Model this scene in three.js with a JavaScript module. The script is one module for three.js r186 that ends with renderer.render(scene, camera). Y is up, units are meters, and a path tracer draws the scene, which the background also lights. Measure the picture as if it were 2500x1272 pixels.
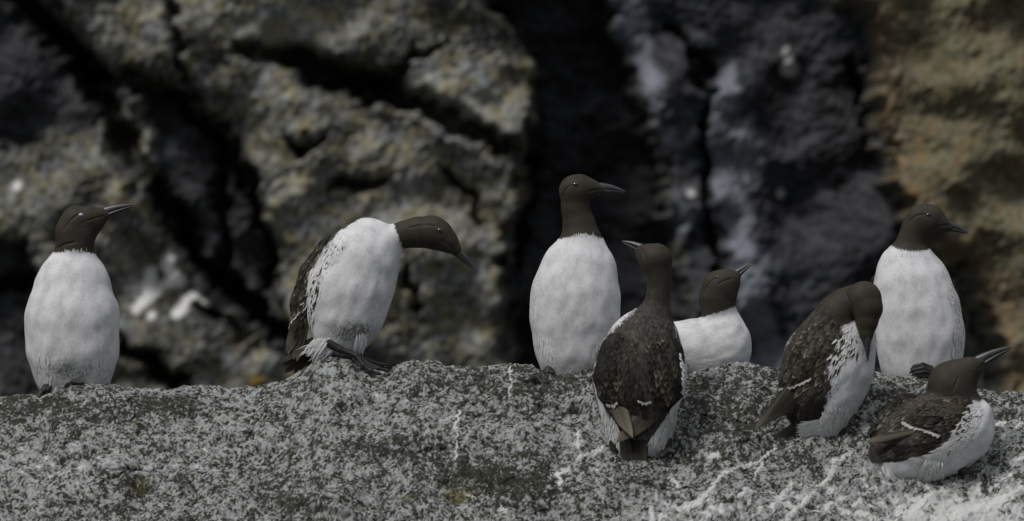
import * as THREE from 'three';
import { createNoise3D } from 'simplex-noise';

// ---------------------------------------------------------------- camera, sky, sun, exposure
const D = 12, S = 0.0009, CY = 3;                 // focus distance (m), metres per unit at that distance, camera height
const scene = new THREE.Scene();
const camera = new THREE.PerspectiveCamera(2 * Math.atan(636 * S / D) * 180 / Math.PI, 2500 / 1272, 0.5, 400);
camera.position.set(0, CY, D);
camera.lookAt(0, CY, 0);
camera.focus = D - 0.05;
camera.userData.fStop = camera.getFocalLength() / 1000 / 0.07;
const skyW = 64, skyH = 32, skyData = new Float32Array(skyW * skyH * 4);
for (let j = 0; j < skyH; j++) for (let i = 0; i < skyW; i++) {       // plain overcast sky, brightest overhead
  const el = ((j + 0.5) / skyH - 0.5) * Math.PI, s = Math.sin(el), o = (j * skyW + i) * 4;
  const L = s > 0 ? 0.06 + 0.5 * Math.pow(s, 1.2) : 0.06 + 0.04 * s;
  skyData[o] = L * 0.97; skyData[o + 1] = L; skyData[o + 2] = L * 1.05; skyData[o + 3] = 1;
}
const skyTex = new THREE.DataTexture(skyData, skyW, skyH, THREE.RGBAFormat, THREE.FloatType);
skyTex.mapping = THREE.EquirectangularReflectionMapping; skyTex.magFilter = THREE.LinearFilter; skyTex.needsUpdate = true;
scene.background = skyTex; scene.environment = skyTex;
const sun = new THREE.DirectionalLight(new THREE.Color(1, 0.97, 0.92), 1.5);
sun.position.set(-4.2, CY + 8.4, 4.6); sun.target.position.set(0, CY - 0.3, 0);
sun.castShadow = true; sun.shadow.radius = 30; sun.shadow.mapSize.set(2048, 2048);
Object.assign(sun.shadow.camera, { left: -6, right: 6, top: 6, bottom: -6, near: 0.5, far: 30 });
scene.add(sun, sun.target);
const renderer = new THREE.WebGLRenderer({ antialias: true });
renderer.toneMapping = THREE.LinearToneMapping;
renderer.toneMappingExposure = 1.26;
renderer.shadowMap.enabled = true;

// ---------------------------------------------------------------- helpers
function rng(seed) { let a = seed >>> 0; return () => { a = (a + 0x6D2B79F5) | 0; let t = Math.imul(a ^ (a >>> 15), 1 | a); t = (t + Math.imul(t ^ (t >>> 7), 61 | t)) ^ t; return ((t ^ (t >>> 14)) >>> 0) / 4294967296; }; }
const noise = createNoise3D(rng(11)), noiseB = createNoise3D(rng(29));
const fbm = (x, y, z, o = 4) => { let a = 0, w = 0.5, f = 1; for (let i = 0; i < o; i++) { a += w * noise(x * f, y * f, z * f); w *= 0.5; f *= 2.03; } return a; };
const clamp = (x, a = 0, b = 1) => Math.min(b, Math.max(a, x));
const step = (a, b, x) => { const t = clamp((x - a) / (b - a)); return t * t * (3 - 2 * t); };
const mix = (a, b, t) => a + (b - a) * t;
const mix3 = (a, b, t) => [mix(a[0], b[0], t), mix(a[1], b[1], t), mix(a[2], b[2], t)];
const V = (a) => new THREE.Vector3(...a);
const place = (px, py, zpx) => { const z = zpx * S, k = (D - z) / D; return new THREE.Vector3((px - 1250) * S * k, CY + (636 - py) * S * k, z); };
function segDist(x, y, pts) {                      // distance to a polyline and the width stored with its points
  let best = 1e9, w = 1;
  for (let i = 0; i + 1 < pts.length; i++) {
    const [ax, ay, aw] = pts[i], [bx, by, bw] = pts[i + 1], dx = bx - ax, dy = by - ay;
    const t = clamp(((x - ax) * dx + (y - ay) * dy) / (dx * dx + dy * dy + 1e-9)), d = Math.hypot(x - ax - dx * t, y - ay - dy * t), ww = mix(aw ?? 1, bw ?? 1, t);
    if (d - ww < best - w) { best = d; w = ww; }
  }
  return [best, w];
}
function polyDist(x, y, pts) {                     // signed distance to a polygon, negative inside
  let d = 1e9, inside = false;
  for (let i = 0, j = pts.length - 1; i < pts.length; j = i++) {
    const [ax, ay] = pts[j], [bx, by] = pts[i], dx = bx - ax, dy = by - ay;
    const t = clamp(((x - ax) * dx + (y - ay) * dy) / (dx * dx + dy * dy + 1e-9));
    d = Math.min(d, Math.hypot(x - ax - dx * t, y - ay - dy * t));
    if ((ay > y) !== (by > y) && x < dx * (y - ay) / (by - ay) + ax) inside = !inside;
  }
  return inside ? -d : d;
}
function lerpTable(tab, x) { if (x <= tab[0][0]) return tab[0][1]; for (let i = 0; i + 1 < tab.length; i++) if (x <= tab[i + 1][0]) { const t = (x - tab[i][0]) / (tab[i + 1][0] - tab[i][0]); return mix(tab[i][1], tab[i + 1][1], t * t * (3 - 2 * t)); } return tab[tab.length - 1][1]; }
function gridMesh(name, nu, nv, at, mat) {         // at(i, j) -> [x, y, z, r, g, b]
  const pos = new Float32Array(nu * nv * 3), col = new Float32Array(nu * nv * 3), idx = new Uint32Array((nu - 1) * (nv - 1) * 6);
  for (let j = 0, o = 0; j < nv; j++) for (let i = 0; i < nu; i++, o += 3) { const a = at(i, j); pos[o] = a[0]; pos[o + 1] = a[1]; pos[o + 2] = a[2]; col[o] = a[3]; col[o + 1] = a[4]; col[o + 2] = a[5]; }
  for (let j = 0, o = 0; j < nv - 1; j++) for (let i = 0; i < nu - 1; i++) { const a = j * nu + i; idx[o++] = a; idx[o++] = a + nu; idx[o++] = a + 1; idx[o++] = a + 1; idx[o++] = a + nu; idx[o++] = a + nu + 1; }
  const g = new THREE.BufferGeometry();
  g.setAttribute('position', new THREE.BufferAttribute(pos, 3)); g.setAttribute('color', new THREE.BufferAttribute(col, 3)); g.setIndex(new THREE.BufferAttribute(idx, 1)); g.computeVertexNormals();
  const m = new THREE.Mesh(g, mat); m.name = name; m.castShadow = m.receiveShadow = true; return m;
}
function axis(stops) { const out = []; for (const [from, to, d] of stops) { const n = Math.max(1, Math.round((to - from) / d)); for (let i = 0; i < n; i++) out.push(from + (to - from) * i / n); } out.push(stops[stops.length - 1][1]); return out; }
const M = {
  rock: new THREE.MeshPhysicalMaterial({ vertexColors: true, roughness: 0.95, specularIntensity: 0.4 }),
  cliff: new THREE.MeshPhysicalMaterial({ vertexColors: true, roughness: 0.85, specularIntensity: 0.4 }),
  water: new THREE.MeshStandardMaterial({ color: new THREE.Color().setRGB(0.02, 0.03, 0.033), roughness: 0.25 }),
  plumage: new THREE.MeshPhysicalMaterial({ vertexColors: true, roughness: 0.62, specularIntensity: 0.3 }),
  feather: new THREE.MeshPhysicalMaterial({ vertexColors: true, roughness: 0.7, specularIntensity: 0.2, side: THREE.DoubleSide }),
  bill: new THREE.MeshPhysicalMaterial({ vertexColors: true, roughness: 0.42, clearcoat: 0.2, clearcoatRoughness: 0.3 }),
  eye: new THREE.MeshPhysicalMaterial({ color: new THREE.Color().setRGB(0.006, 0.005, 0.005), roughness: 0.1, clearcoat: 1, clearcoatRoughness: 0.05 }),
  lid: new THREE.MeshPhysicalMaterial({ color: new THREE.Color().setRGB(0.3, 0.32, 0.38), roughness: 0.2, clearcoat: 1 }),
  foot: new THREE.MeshPhysicalMaterial({ vertexColors: true, roughness: 0.6 }),
};

// ---------------------------------------------------------------- setting: added unseen water sheet that blocks light from below, cliff, rock ledge
const added_sea = new THREE.Mesh(new THREE.CircleGeometry(300, 64).rotateX(-Math.PI / 2), M.water);
added_sea.name = 'added_sea'; added_sea.userData = { kind: 'structure', label: 'added unseen dark grey water sheet below the ledge, blocks light from below' }; added_sea.receiveShadow = true; scene.add(added_sea);

// The cliff is laid out in its own plane, four metres behind the ledge.
const CZ = -4, CK = (D - CZ) / D;
const crevices = [
  [[-40, -160, 60], [60, 0, 46], [150, 95, 44], [215, 175, 40], [272, 300, 36], [345, 430, 36], [420, 540, 32], [485, 645, 28], [600, 745, 26], [690, 830, 22], [760, 900, 16]],
  [[215, 170, 26], [330, 186, 26], [440, 232, 24], [520, 312, 22], [600, 425, 18], [645, 550, 14], [665, 700, 12]],
  [[575, 120, 14], [650, 118, 22], [730, 150, 36], [830, 196, 44], [930, 208, 40], [1020, 250, 28], [1100, 300, 28], [1190, 338, 26], [1290, 390, 26]],
  [[900, 205, 16], [985, 165, 12], [1040, 128, 8], [1090, 118, 4]],
  [[480, 752, 8], [560, 790, 9], [640, 850, 11], [720, 910, 12]],
  [[-60, 690, 14], [20, 690, 22], [80, 672, 12]],
  [[290, 850, 14], [360, 880, 22], [430, 935, 22]],
  [[420, 0, 12], [432, 90, 10], [450, 180, 8]],
  [[700, 350, 12], [740, 360, 22], [770, 345, 10]], [[800, 450, 8], [880, 455, 13], [930, 430, 8]],
  [[520, 330, 10], [525, 450, 14], [540, 600, 14], [560, 700, 8]],
  [[960, 560, 6], [990, 640, 9], [1010, 760, 7]], [[1080, 420, 5], [1150, 470, 8], [1180, 560, 5]],
  [[1240, 880, 12], [1228, 740, 12], [1260, 600, 14], [1285, 470, 16], [1300, 330, 14], [1320, 140, 14], [1200, -20, 14]],
  [[1640, 60, 5], [1700, 130, 10], [1730, 230, 11], [1720, 330, 9], [1730, 480, 10], [1745, 620, 7], [1800, 800, 5]],
  [[2095, 140, 6], [2105, 240, 9], [2140, 340, 7]],
];
const cleft = [[1195, -400], [1200, 0], [1325, 130], [1300, 300], [1285, 450], [1235, 640], [1240, 760], [1262, 1000], [1720, 1000], [1690, 800], [1650, 560], [1600, 330], [1520, 130], [1480, 0], [1470, -400]];
const slate = [[1480, -400], [1490, 0], [1530, 130], [1610, 330], [1660, 560], [1710, 800], [1730, 1200], [2420, 1200], [2330, 700], [2240, 550], [2160, 450], [2160, 380], [2125, 300], [2110, 230], [2130, 130], [2105, 60], [2050, 0], [2010, -400]];
const slateLeft = [[250, 190], [440, 235], [520, 320], [600, 425], [645, 555], [670, 690], [720, 800], [780, 900], [700, 900], [600, 800], [520, 740], [440, 620], [400, 540], [375, 450], [390, 330], [330, 240]];
const slateFar = [[-900, -500], [60, -500], [80, 0], [170, 110], [240, 240], [230, 330], [120, 320], [40, 360], [-200, 340], [-900, 300]], slateLow = [[-500, 560], [60, 590], [100, 700], [90, 860], [130, 1000], [-500, 1000]];
const paleStripes = [[[1535, -160, 46], [1540, 0, 46], [1560, 90, 44], [1590, 190, 28], [1600, 250, 20], [1610, 300, 10]], [[1785, 170, 18], [1770, 240, 30], [1750, 300, 20], [1765, 400, 26], [1795, 470, 34], [1805, 560, 34], [1830, 650, 38], [1850, 760, 42], [1890, 900, 44]], [[1820, 300, 30], [1830, 390, 40], [1840, 430, 20]], [[1665, 460, 8], [1660, 540, 16], [1650, 570, 8]], [[1640, 330, 26], [1690, 335, 8]]];
const guanoOnCliff = [[408, 636, 13], [405, 652, 11], [416, 668, 13], [432, 686, 15], [414, 692, 13], [365, 665, 12], [362, 684, 12], [356, 700, 13], [392, 698, 11], [378, 710, 12], [362, 724, 13], [346, 738, 12], [330, 756, 10], [370, 770, 9], [456, 738, 14], [470, 728, 14], [440, 756, 12], [428, 766, 10], [492, 746, 10], [486, 696, 9], [1934, 162, 19], [1928, 122, 9], [1936, 138, 7], [1914, 470, 8], [38, 452, 10], [622, 124, 9], [1690, 470, 7]];
const brightSpots = [[720, 60, 150, 90, .6], [620, 55, 70, 50, .35], [1140, 230, 120, 110, .55], [1060, 60, 130, 70, .12], [330, 60, 170, 90, .2], [690, 240, 90, 90, .35], [560, 250, 90, 120, .1], [930, 420, 160, 130, .25], [1020, 640, 200, 220, .3], [700, 460, 80, 120, .25], [740, 620, 90, 160, .2], [800, 800, 200, 110, .1], [320, 330, 90, 110, .1], [150, 430, 160, 110, .15], [290, 650, 45, 110, .35], [560, 860, 130, 90, .25], [650, 910, 60, 40, .35], [1190, 760, 70, 120, .2],
  [40, 150, 90, 160, -.6], [100, 260, 90, 110, -.4], [520, 560, 110, 240, -.35], [60, 800, 90, 160, -.25], [500, 750, 140, 100, -.2], [870, 190, 130, 60, -.3], [1230, 60, 60, 90, -.3], [560, 160, 60, 40, -.25]];
const wall = [[2010, -400], [2050, 0], [2105, 60], [2130, 130], [2112, 230], [2130, 300], [2165, 380], [2155, 450], [2205, 490], [2190, 545], [2250, 560], [2290, 620], [2370, 690], [2440, 900], [2440, 1400], [9000, 1400], [9000, -400]];
function cliffAt(qx, qy) {
  const X = qx / 100, Y = qy / 100;
  const wx = qx + 34 * fbm(X * 1.1, Y * 1.1, 3, 4), wy = qy + 34 * fbm(X * 1.1, Y * 1.1, 8, 4);
  let z = 0.16 * fbm(X * .28, Y * .28, 1, 2) + 0.022 * fbm(X * 1.1, Y * 1.1, 5, 3);
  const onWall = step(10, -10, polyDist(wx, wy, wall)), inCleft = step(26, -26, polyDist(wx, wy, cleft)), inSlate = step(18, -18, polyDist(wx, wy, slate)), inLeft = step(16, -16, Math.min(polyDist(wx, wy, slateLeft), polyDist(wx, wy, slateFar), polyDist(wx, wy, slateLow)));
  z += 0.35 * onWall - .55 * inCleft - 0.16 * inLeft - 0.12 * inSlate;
  const fine = fbm(X * 5.6, Y * 4.4, 2, 4), mid = fbm(X * 1.3, Y * 1.3, 12, 3), speck = noiseB(X * 8, Y * 6.2, 4);
  let bright = 0.42 + 0.8 * fine + 0.3 * mid + 0.3 * speck;
  for (const [x, y, rx, ry, v] of brightSpots) { const e = ((qx - x) / rx) ** 2 + ((qy - y) / ry) ** 2; if (e < 6) bright += v * Math.exp(-e); }
  bright = clamp(bright, 0, 1.15);
  const tint = step(0.0, 0.45, fbm(X * 1.7, Y * 1.7, 21, 3) + 0.08), blue = step(0.05, 0.4, fbm(X * 1.2 + 9, Y * 1.2, 33, 2));
  const pale = mix3(mix3([.34, .335, .3], [.32, .285, .15], tint * .8), [.28, .315, .34], blue * .7);
  let c = mix3([.03, .03, .028], pale, Math.pow(bright, 1.35));
  const lay = noise(X * .9 + Y * .5, Y * 6 - X * 1.6, 7), slateTone = clamp(.42 + .3 * lay + .3 * fine + .2 * mid + .15 * speck);
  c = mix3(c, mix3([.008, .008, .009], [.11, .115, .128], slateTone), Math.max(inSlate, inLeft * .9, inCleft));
  for (const s of paleStripes) { const [d, w] = segDist(wx, wy, s); const t = step(w + 12, w - 14, d) * clamp(.85 + .6 * fine + .2 * mid); c = mix3(c, [.25, .268, .315], t); }
  const wa = clamp(.5 + .5 * fine + .2 * mid + .35 * speck), edge = onWall * step(95, 10, -polyDist(wx, wy, wall)), dryness = step(-.05, .3, fbm(X * 1.9, Y * 1.9, 44, 3));
  let wc = mix3([.085, .076, .048], [.25, .225, .145], wa);
  wc = mix3(wc, [.15, .145, .09], .5 * step(0, .4, fbm(X * .8, Y * .8, 52, 2)));
  wc = mix3(wc, mix3([.14, .06, .028], [.42, .35, .25], dryness), edge * clamp(.4 + fine));
  wc = mix3(wc, [.24, .145, .055], .5 * step(.18, .42, fbm(X * 2.2, Y * 1.2, 61, 3)));
  c = mix3(c, wc, onWall);
  for (const p of crevices) { const [d, w] = segDist(wx, wy, p); const t = step(w * 1.2 + 8, 0, d); z -= t * (0.05 + 0.0085 * w); }
  for (const [x, y, r] of guanoOnCliff) { const d = Math.hypot(qx - x, qy - y) + 5 * fine; if (d < r + 7) c = mix3(c, [.75, .75, .74], step(r + 7, r - 2, d)); }
  const ye = Math.hypot(qx - 625, qy - 928); if (ye < 22) c = mix3(c, [.3, .19, .03], step(18, 9, ye));
  z += 0.012 * fine + 0.005 * speck;
  return [z, c];
}
{
  const us = axis([[-3600, -1200, 80], [-1200, -150, 35], [-150, 2650, 6.5], [2650, 3700, 35], [3700, 6100, 80]]);
  const vs = axis([[-5200, -1200, 90], [-1200, -80, 35], [-80, 985, 6.5], [985, 1500, 30], [1500, 3200, 90]]);
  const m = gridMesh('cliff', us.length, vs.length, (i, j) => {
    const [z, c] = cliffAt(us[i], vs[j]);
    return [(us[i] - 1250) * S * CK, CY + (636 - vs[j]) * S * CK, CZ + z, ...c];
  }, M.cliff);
  m.userData = { kind: 'structure', label: 'dark lichen-blotched seaside cliff with deep crevices behind the ledge' };
  scene.add(m);
}

// The ledge: a rounded granite boulder, laid out by distance along (x) and towards the viewer (z) from its crest.
const crest = [[-2600, 1010], [-1400, 985], [-600, 960], [-200, 985], [0, 970], [60, 963], [95, 966], [150, 945], [200, 938], [270, 939], [350, 949], [415, 953], [450, 943], [520, 941], [565, 948], [620, 944], [680, 934], [735, 908], [785, 873], [808, 866], [850, 873], [900, 902], [945, 908], [975, 889], [1010, 880], [1055, 880], [1100, 895], [1150, 895], [1250, 889], [1290, 891], [1335, 908], [1370, 917], [1400, 908], [1445, 899], [1520, 902], [1620, 912], [1680, 914], [1730, 898], [1780, 886], [1830, 886], [1860, 895], [1900, 900], [2050, 905], [2130, 908], [2180, 920], [2260, 921], [2330, 935], [2390, 951], [2450, 958], [2500, 957], [2700, 940], [3300, 985], [4400, 960], [5200, 1040]];
const front = (z) => (Math.sqrt(z * z + 55 * 55) - 55) * 1.0 + Math.max(0, z - 560) ** 2 * 0.003;
const back = (z) => (Math.sqrt(z * z + 60 * 60) - 60) * 0.5 + Math.max(0, z - 420) ** 2 * 0.006;
const crestAt = (x) => lerpTable(crest, x);
const ledgeY = (x, z) => crestAt(x) + (z > 0 ? front(z) : back(-z));     // picture-style height (grows downwards), no roughness
function ledgeZ(x, py) { let a = 0, b = 700; for (let i = 0; i < 40; i++) { const m = (a + b) / 2; const k = (D - m * S) / D; const y = 636 + (ledgeY(x, m) - 636) / k; if (y < py) a = m; else b = m; } return (a + b) / 2; }
const grooves = [[[1306, 984, 2.2], [1350, 992, 3.4], [1418, 1000, 2.4]], [[1116, 983, 1], [1150, 977, 2], [1182, 986, 2.4]], [[1162, 1075, 1], [1205, 1088, 2], [1246, 1102, 1]], [[690, 1258, 3], [740, 1242, 5], [800, 1248, 4], [850, 1276, 4]], [[230, 1195, 1], [300, 1160, 2], [340, 1150, 1]], [[240, 1152, 1.5], [320, 1152, 2], [400, 1146, 1]], [[1000, 1110, 1], [1060, 1098, 3], [1130, 1104, 2]], [[520, 990, 1], [600, 1000, 2], [660, 1012, 1]], [[1700, 1010, 1], [1760, 1030, 2], [1830, 1032, 1]], [[1280, 935, 2], [1310, 930, 3.5], [1340, 938, 2]], [[1560, 1180, 1], [1640, 1205, 2], [1720, 1200, 1]]];
const guano = [[[1890, 1090, 4], [1848, 1119, 5], [1804, 1133, 4], [1771, 1160, 6], [1734, 1199, 6], [1708, 1224, 7], [1670, 1237, 8]], [[1862, 1122, 7], [1850, 1140, 4], [1842, 1172, 2.5]], [[2077, 1102, 5], [2040, 1130, 8], [2016, 1168, 7], [1993, 1189, 3], [1939, 1250, 5], [1900, 1290, 6]], [[1935, 1186, 6], [1915, 1200, 5], [1892, 1220, 4]], [[1825, 1196, 4], [1794, 1223, 4]], [[1887, 1235, 5], [1884, 1262, 3]], [[2450, 1028, 10], [2436, 1040, 7]], [[2494, 1035, 6], [2480, 1045, 4]], [[2495, 1118, 10], [2470, 1126, 6]], [[2388, 1165, 7], [2394, 1200, 5]], [[2470, 1158, 5], [2452, 1172, 4]], [[2140, 1188, 6], [2108, 1204, 4]], [[2450, 1215, 14], [2380, 1240, 16], [2320, 1262, 14], [2500, 1195, 10]], [[2300, 1190, 6], [2260, 1215, 9], [2220, 1250, 10]], [[1411, 1048, 6], [1412, 1070, 5], [1408, 1096, 7]], [[1472, 1093, 6], [1450, 1100, 5], [1431, 1110, 3]], [[1391, 1149, 7], [1364, 1157, 7], [1345, 1160, 3], [1338, 1172, 3]], [[1364, 1157, 4], [1366, 1180, 5], [1367, 1200, 3]], [[1636, 1160, 3], [1652, 1172, 4], [1658, 1193, 3]], [[1590, 1246, 9], [1592, 1270, 9]], [[1613, 1256, 6], [1611, 1275, 5]], [[1677, 1233, 6], [1680, 1250, 5]], [[1122, 1004, 3], [1116, 1020, 5], [1113, 1040, 2.2], [1114, 1080, 1.8], [1112, 1104, 2.6], [1112, 1128, 1.4]], [[1110, 1020, 3], [1085, 1030, 2], [1066, 1036, 1]], [[1244, 895, 4], [1247, 920, 2.4], [1244, 968, 2.4]], [[1222, 1245, 8], [1232, 1250, 4]], [[1138, 1200, 2], [1162, 1212, 2]], [[2192, 1240, 4], [2186, 1250, 7], [2200, 1245, 3]], [[1750, 1108, 10], [1735, 1110, 8]], [[1990, 1175, 3], [1960, 1200, 3]]];
const wash = [[2420, 1240, 150, 70, .95], [2250, 1265, 160, 40, .6], [2160, 1180, 160, 60, .35], [1980, 1220, 120, 60, .4], [1700, 1240, 160, 40, .5], [2460, 1080, 80, 60, .4], [1400, 1120, 90, 50, .25], [1110, 1050, 60, 30, .25], [400, 1130, 420, 60, .32], [100, 1150, 160, 70, .25], [560, 1030, 220, 50, .2], [900, 950, 90, 40, .2], [1480, 1150, 150, 40, .1], [2000, 1240, 500, 40, .3], [980, 1020, 120, 60, .15]];
const stain = [[200, 1000, 200, 34, .32], [420, 985, 80, 30, .3], [60, 985, 90, 30, .2], [970, 1100, 120, 26, .45], [1250, 1180, 130, 50, .5], [1140, 1150, 90, 30, .3], [335, 1190, 32, 22, .6], [450, 1175, 40, 20, .3], [720, 1230, 90, 30, .35], [270, 1165, 60, 20, .2], [1350, 930, 110, 50, .3], [1180, 940, 140, 40, .25], [1760, 980, 110, 60, .25], [1800, 1060, 120, 50, .28], [2200, 960, 120, 40, .25], [2420, 1000, 60, 40, .3], [2380, 1180, 50, 30, .25], [1560, 1170, 70, 30, .35], [1950, 1130, 60, 26, .25], [640, 1160, 110, 40, .1], [1050, 960, 60, 30, .15], [1900, 940, 80, 50, .2]];
const ochre = [[1120, 1205, 40, 28, .8], [1000, 1215, 60, 30, .3], [340, 1180, 26, 26, .6], [480, 1165, 40, 20, .3], [820, 965, 20, 10, .4], [700, 1050, 12, 8, .6], [1090, 1010, 40, 20, .3], [330, 1040, 14, 10, .6], [860, 1180, 60, 30, .3], [650, 1190, 60, 40, .2]];
const blobSum = (list, x, y) => { let a = 0; for (const [bx, by, rx, ry, v] of list) { const e = ((x - bx) / rx) ** 2 + ((y - by) / ry) ** 2; if (e < 5) a += v * Math.exp(-e); } return a; };
const hash = (i, j, k) => { let h = Math.imul(i, 374761393) + Math.imul(j, 668265263) + Math.imul(k, 974634777); h = Math.imul(h ^ (h >>> 13), 1274126177); return ((h ^ (h >>> 16)) >>> 0) / 4294967296; };
function grain(x, y, k) {                          // tone of the mineral grain that holds a point, and nearness to its border
  const ix = Math.floor(x), iy = Math.floor(y); let a = 9, b = 9, v = 0;
  for (let j = -1; j <= 1; j++) for (let i = -1; i <= 1; i++) { const gx = ix + i, gy = iy + j, d = (gx + hash(gx, gy, k) - x) ** 2 + (gy + hash(gx, gy, k + 1) - y) ** 2; if (d < a) { b = a; a = d; v = hash(gx, gy, k + 2); } else if (d < b) b = d; }
  return [v, Math.sqrt(b) - Math.sqrt(a)];
}
function ledgePoint(x, z) {
  const far = step(1500, 2200, Math.abs(x - 1250));
  let y = ledgeY(x, z);
  const px = x, py = y, X = x / 10, Y = y * .8 / 10, Z = z * .65 / 10;
  const lump = fbm(X * .16, Y * .16, Z * .16, 3), bump = fbm(X * .42, Y * .42, Z * .42, 3), pit = noiseB(X * 1.5, Y * 1.5, Z * 1.5), grit = noise(X * 3.1, Y * 3.1, Z * 3.1);
  let up = lump * 7 * step(0, 130, z) + 24 * fbm(X * .055, Y * .07, Z * .055 + 31, 2) * step(20, 200, z) + bump * mix(6.5, 3, step(10, 70, z)) + pit * .7 + grit * .2 - 5 * step(.05, .012, Math.abs(noise(X * .075, Y * .15, Z * .075 + 88))) * step(.05, .4, noiseB(X * .06, Y * .06, 3)) + far * 40 * fbm(X * .03, 0, Z * .03, 3);
  for (const g of grooves) { const [d, w] = segDist(px + bump * 7, py + lump * 5 + pit * 1.5, g); if (d < w * 3) up -= 9 * step(w * 1.7, w * .3, d); }
  const outward = up * mix(.1, .75, step(0, 60, z)); up *= mix(1, .75, step(0, 60, z));
  // granite: pale and dark grains, with dark lichen, ochre lichen and droppings that have outlines of their own
  const grainA = noiseB(X * .85, Y * .9, Z * .5 + 40), arc = y * .55 + z * .55, [cellA, rimA] = grain((x + 4 * bump) / 6.2, (arc + 4 * lump) / 5.4, 3), [cellB] = grain(x / 3.9 + 3 * lump, arc / 3.6, 9), grainB = cellB * 2 - 1, grainC = noiseB(X * .36, Y * .5, Z * .3 + 70), cloud = fbm(X * .22, Y * .3, Z * .22 + 20, 3);
  const st = blobSum(stain, px, py), wa = blobSum(wash, px, py), oc = blobSum(ochre, px, py);
  const lev = .48 + .55 * (cellA - .5) + .3 * grainB + .22 * grainA + .14 * grainC - .18 * step(.16, .02, rimA) + .6 * cloud + .1 * pit + .2 * bump - st * .95 + wa * .4;
  const tone = step(.12, .88, lev);
  let c = mix3(mix3([.016, .016, .012], [.062, .062, .052], cellB), [.335, .348, .352], tone);
  const warm = step(.1, .5, noise(X * .7, Y * .7, Z * .7 + 5));
  c = mix3(c, mix3([.03, .028, .016], [.2, .19, .14], tone), warm * .45);
  const mossy = step(.25, .7, st + oc + .55 * fbm(X * .5, Y * .5, Z * .5 + 60, 3) - .12);
  c = mix3(c, mix3([.018, .018, .009], [.13, .12, .075], clamp(tone * 1.1)), mossy * .55);
  const och = step(.35, .75, oc + .5 * bump + .25 * grainA); c = mix3(c, [.13, .11, .035], och * .7 * step(-.4, .3, grainB + .3));
  let gu = 0;
  for (const g of guano) { const [d, w] = segDist(px + 5 * grainC + 2.5 * grainA, py + 5 * pit + 2 * grainB, g); if (d < w * 2.4) gu = Math.max(gu, step(w * 1.0 + 1.4, w * .35, d + 2.8 * Math.max(0, grainB))); }
  gu = Math.max(gu, step(.46, .74, wa * .85 + .45 * cloud + .4 * grainC + .2 * grainA - .12) * .75);
  c = mix3(c, [.7, .7, .69], gu * .75);
  return [place(x, 636 + (y - up - 636), z + outward), c];
}
{
  const us = axis([[-2600, -1000, 40], [-1000, -200, 12], [-200, 0, 4], [0, 2500, 2], [2500, 2700, 4], [2700, 3600, 12], [3600, 5200, 40]]);
  const zs = axis([[-620, -200, 14], [-200, -60, 5], [-60, -12, 2.6], [-12, 60, 1.7], [60, 430, 1.45], [430, 560, 6], [560, 1300, 20]]);
  const m = gridMesh('rock_ledge', us.length, zs.length, (i, j) => { const [p, c] = ledgePoint(us[i], zs[j]); return [p.x, Math.max(p.y, -0.3), p.z, ...c]; }, M.rock);
  m.userData = { kind: 'structure', label: 'rough speckled grey granite ledge streaked with white droppings' };
  scene.add(m);
}

// ---------------------------------------------------------------- birds: distance fields in picture units (x right, y up, z towards the viewer)
const flip = (p) => [p[0], -p[1], p[2]];
function cone(a, b, q = 1) {                       // round cone between two balls [x, y, z, r]; q flattens it along z
  const zc = (a[2] + b[2]) / 2, A = [a[0], -a[1], zc + (a[2] - zc) / q], B = [b[0], -b[1], zc + (b[2] - zc) / q], r1 = a[3], r2 = b[3];
  const bx = B[0] - A[0], by = B[1] - A[1], bz = B[2] - A[2], l2 = bx * bx + by * by + bz * bz + 1e-9, rr = r1 - r2, a2 = l2 - rr * rr, il2 = 1 / l2;
  return (x, y, z) => {
    const px = x - A[0], py = y - A[1], pz = zc + (z - zc) / q - A[2], yv = px * bx + py * by + pz * bz, zv = yv - l2;
    const cx = px * l2 - bx * yv, cy = py * l2 - by * yv, cz = pz * l2 - bz * yv, x2 = cx * cx + cy * cy + cz * cz, y2 = yv * yv * l2, z2 = zv * zv * l2, k = Math.sign(rr) * rr * rr * x2;
    let d;
    if (Math.sign(zv) * a2 * z2 > k) d = Math.sqrt(x2 + z2) * il2 - r2;
    else if (Math.sign(yv) * a2 * y2 < k) d = Math.sqrt(x2 + y2) * il2 - r1;
    else d = (Math.sqrt(x2 * a2 * il2) + yv * rr) * il2 - r1;
    return q < 1 ? d * mix(1, q, .5) : d;
  };
}
const smin = (a, b, k) => { const h = Math.max(k - Math.abs(a - b), 0) / k; return Math.min(a, b) - h * h * k * .25; };
const chain = (pts, q = 1) => { const out = []; for (let i = 0; i + 1 < pts.length; i++) out.push(cone(pts[i], pts[i + 1], q)); return out; };
const union = (list, k) => (x, y, z) => { let d = 1e9; for (const f of list) d = smin(d, f(x, y, z), k); return d; };
const join = (a, b, k) => (x, y, z) => smin(a(x, y, z), b(x, y, z), k);
function grad(f, p, e = .8) { const [x, y, z] = p, g = [f(x + e, y, z) - f(x - e, y, z), f(x, y + e, z) - f(x, y - e, z), f(x, y, z + e) - f(x, y, z - e)], l = Math.hypot(...g) || 1; return [g[0] / l, g[1] / l, g[2] / l]; }
function onto(f, p, n = 4) { let q = p.slice(); for (let i = 0; i < n; i++) { const d = f(...q), g = grad(f, q); q = [q[0] - g[0] * d, q[1] - g[1] * d, q[2] - g[2] * d]; } return q; }
function hit(f, px, py, z = 260) { const y = -py; for (let i = 0; i < 90; i++) { const d = f(px, y, z); if (d < .15) break; z -= d * .8; if (z < -300) return null; } return [px, y, z]; }
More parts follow.
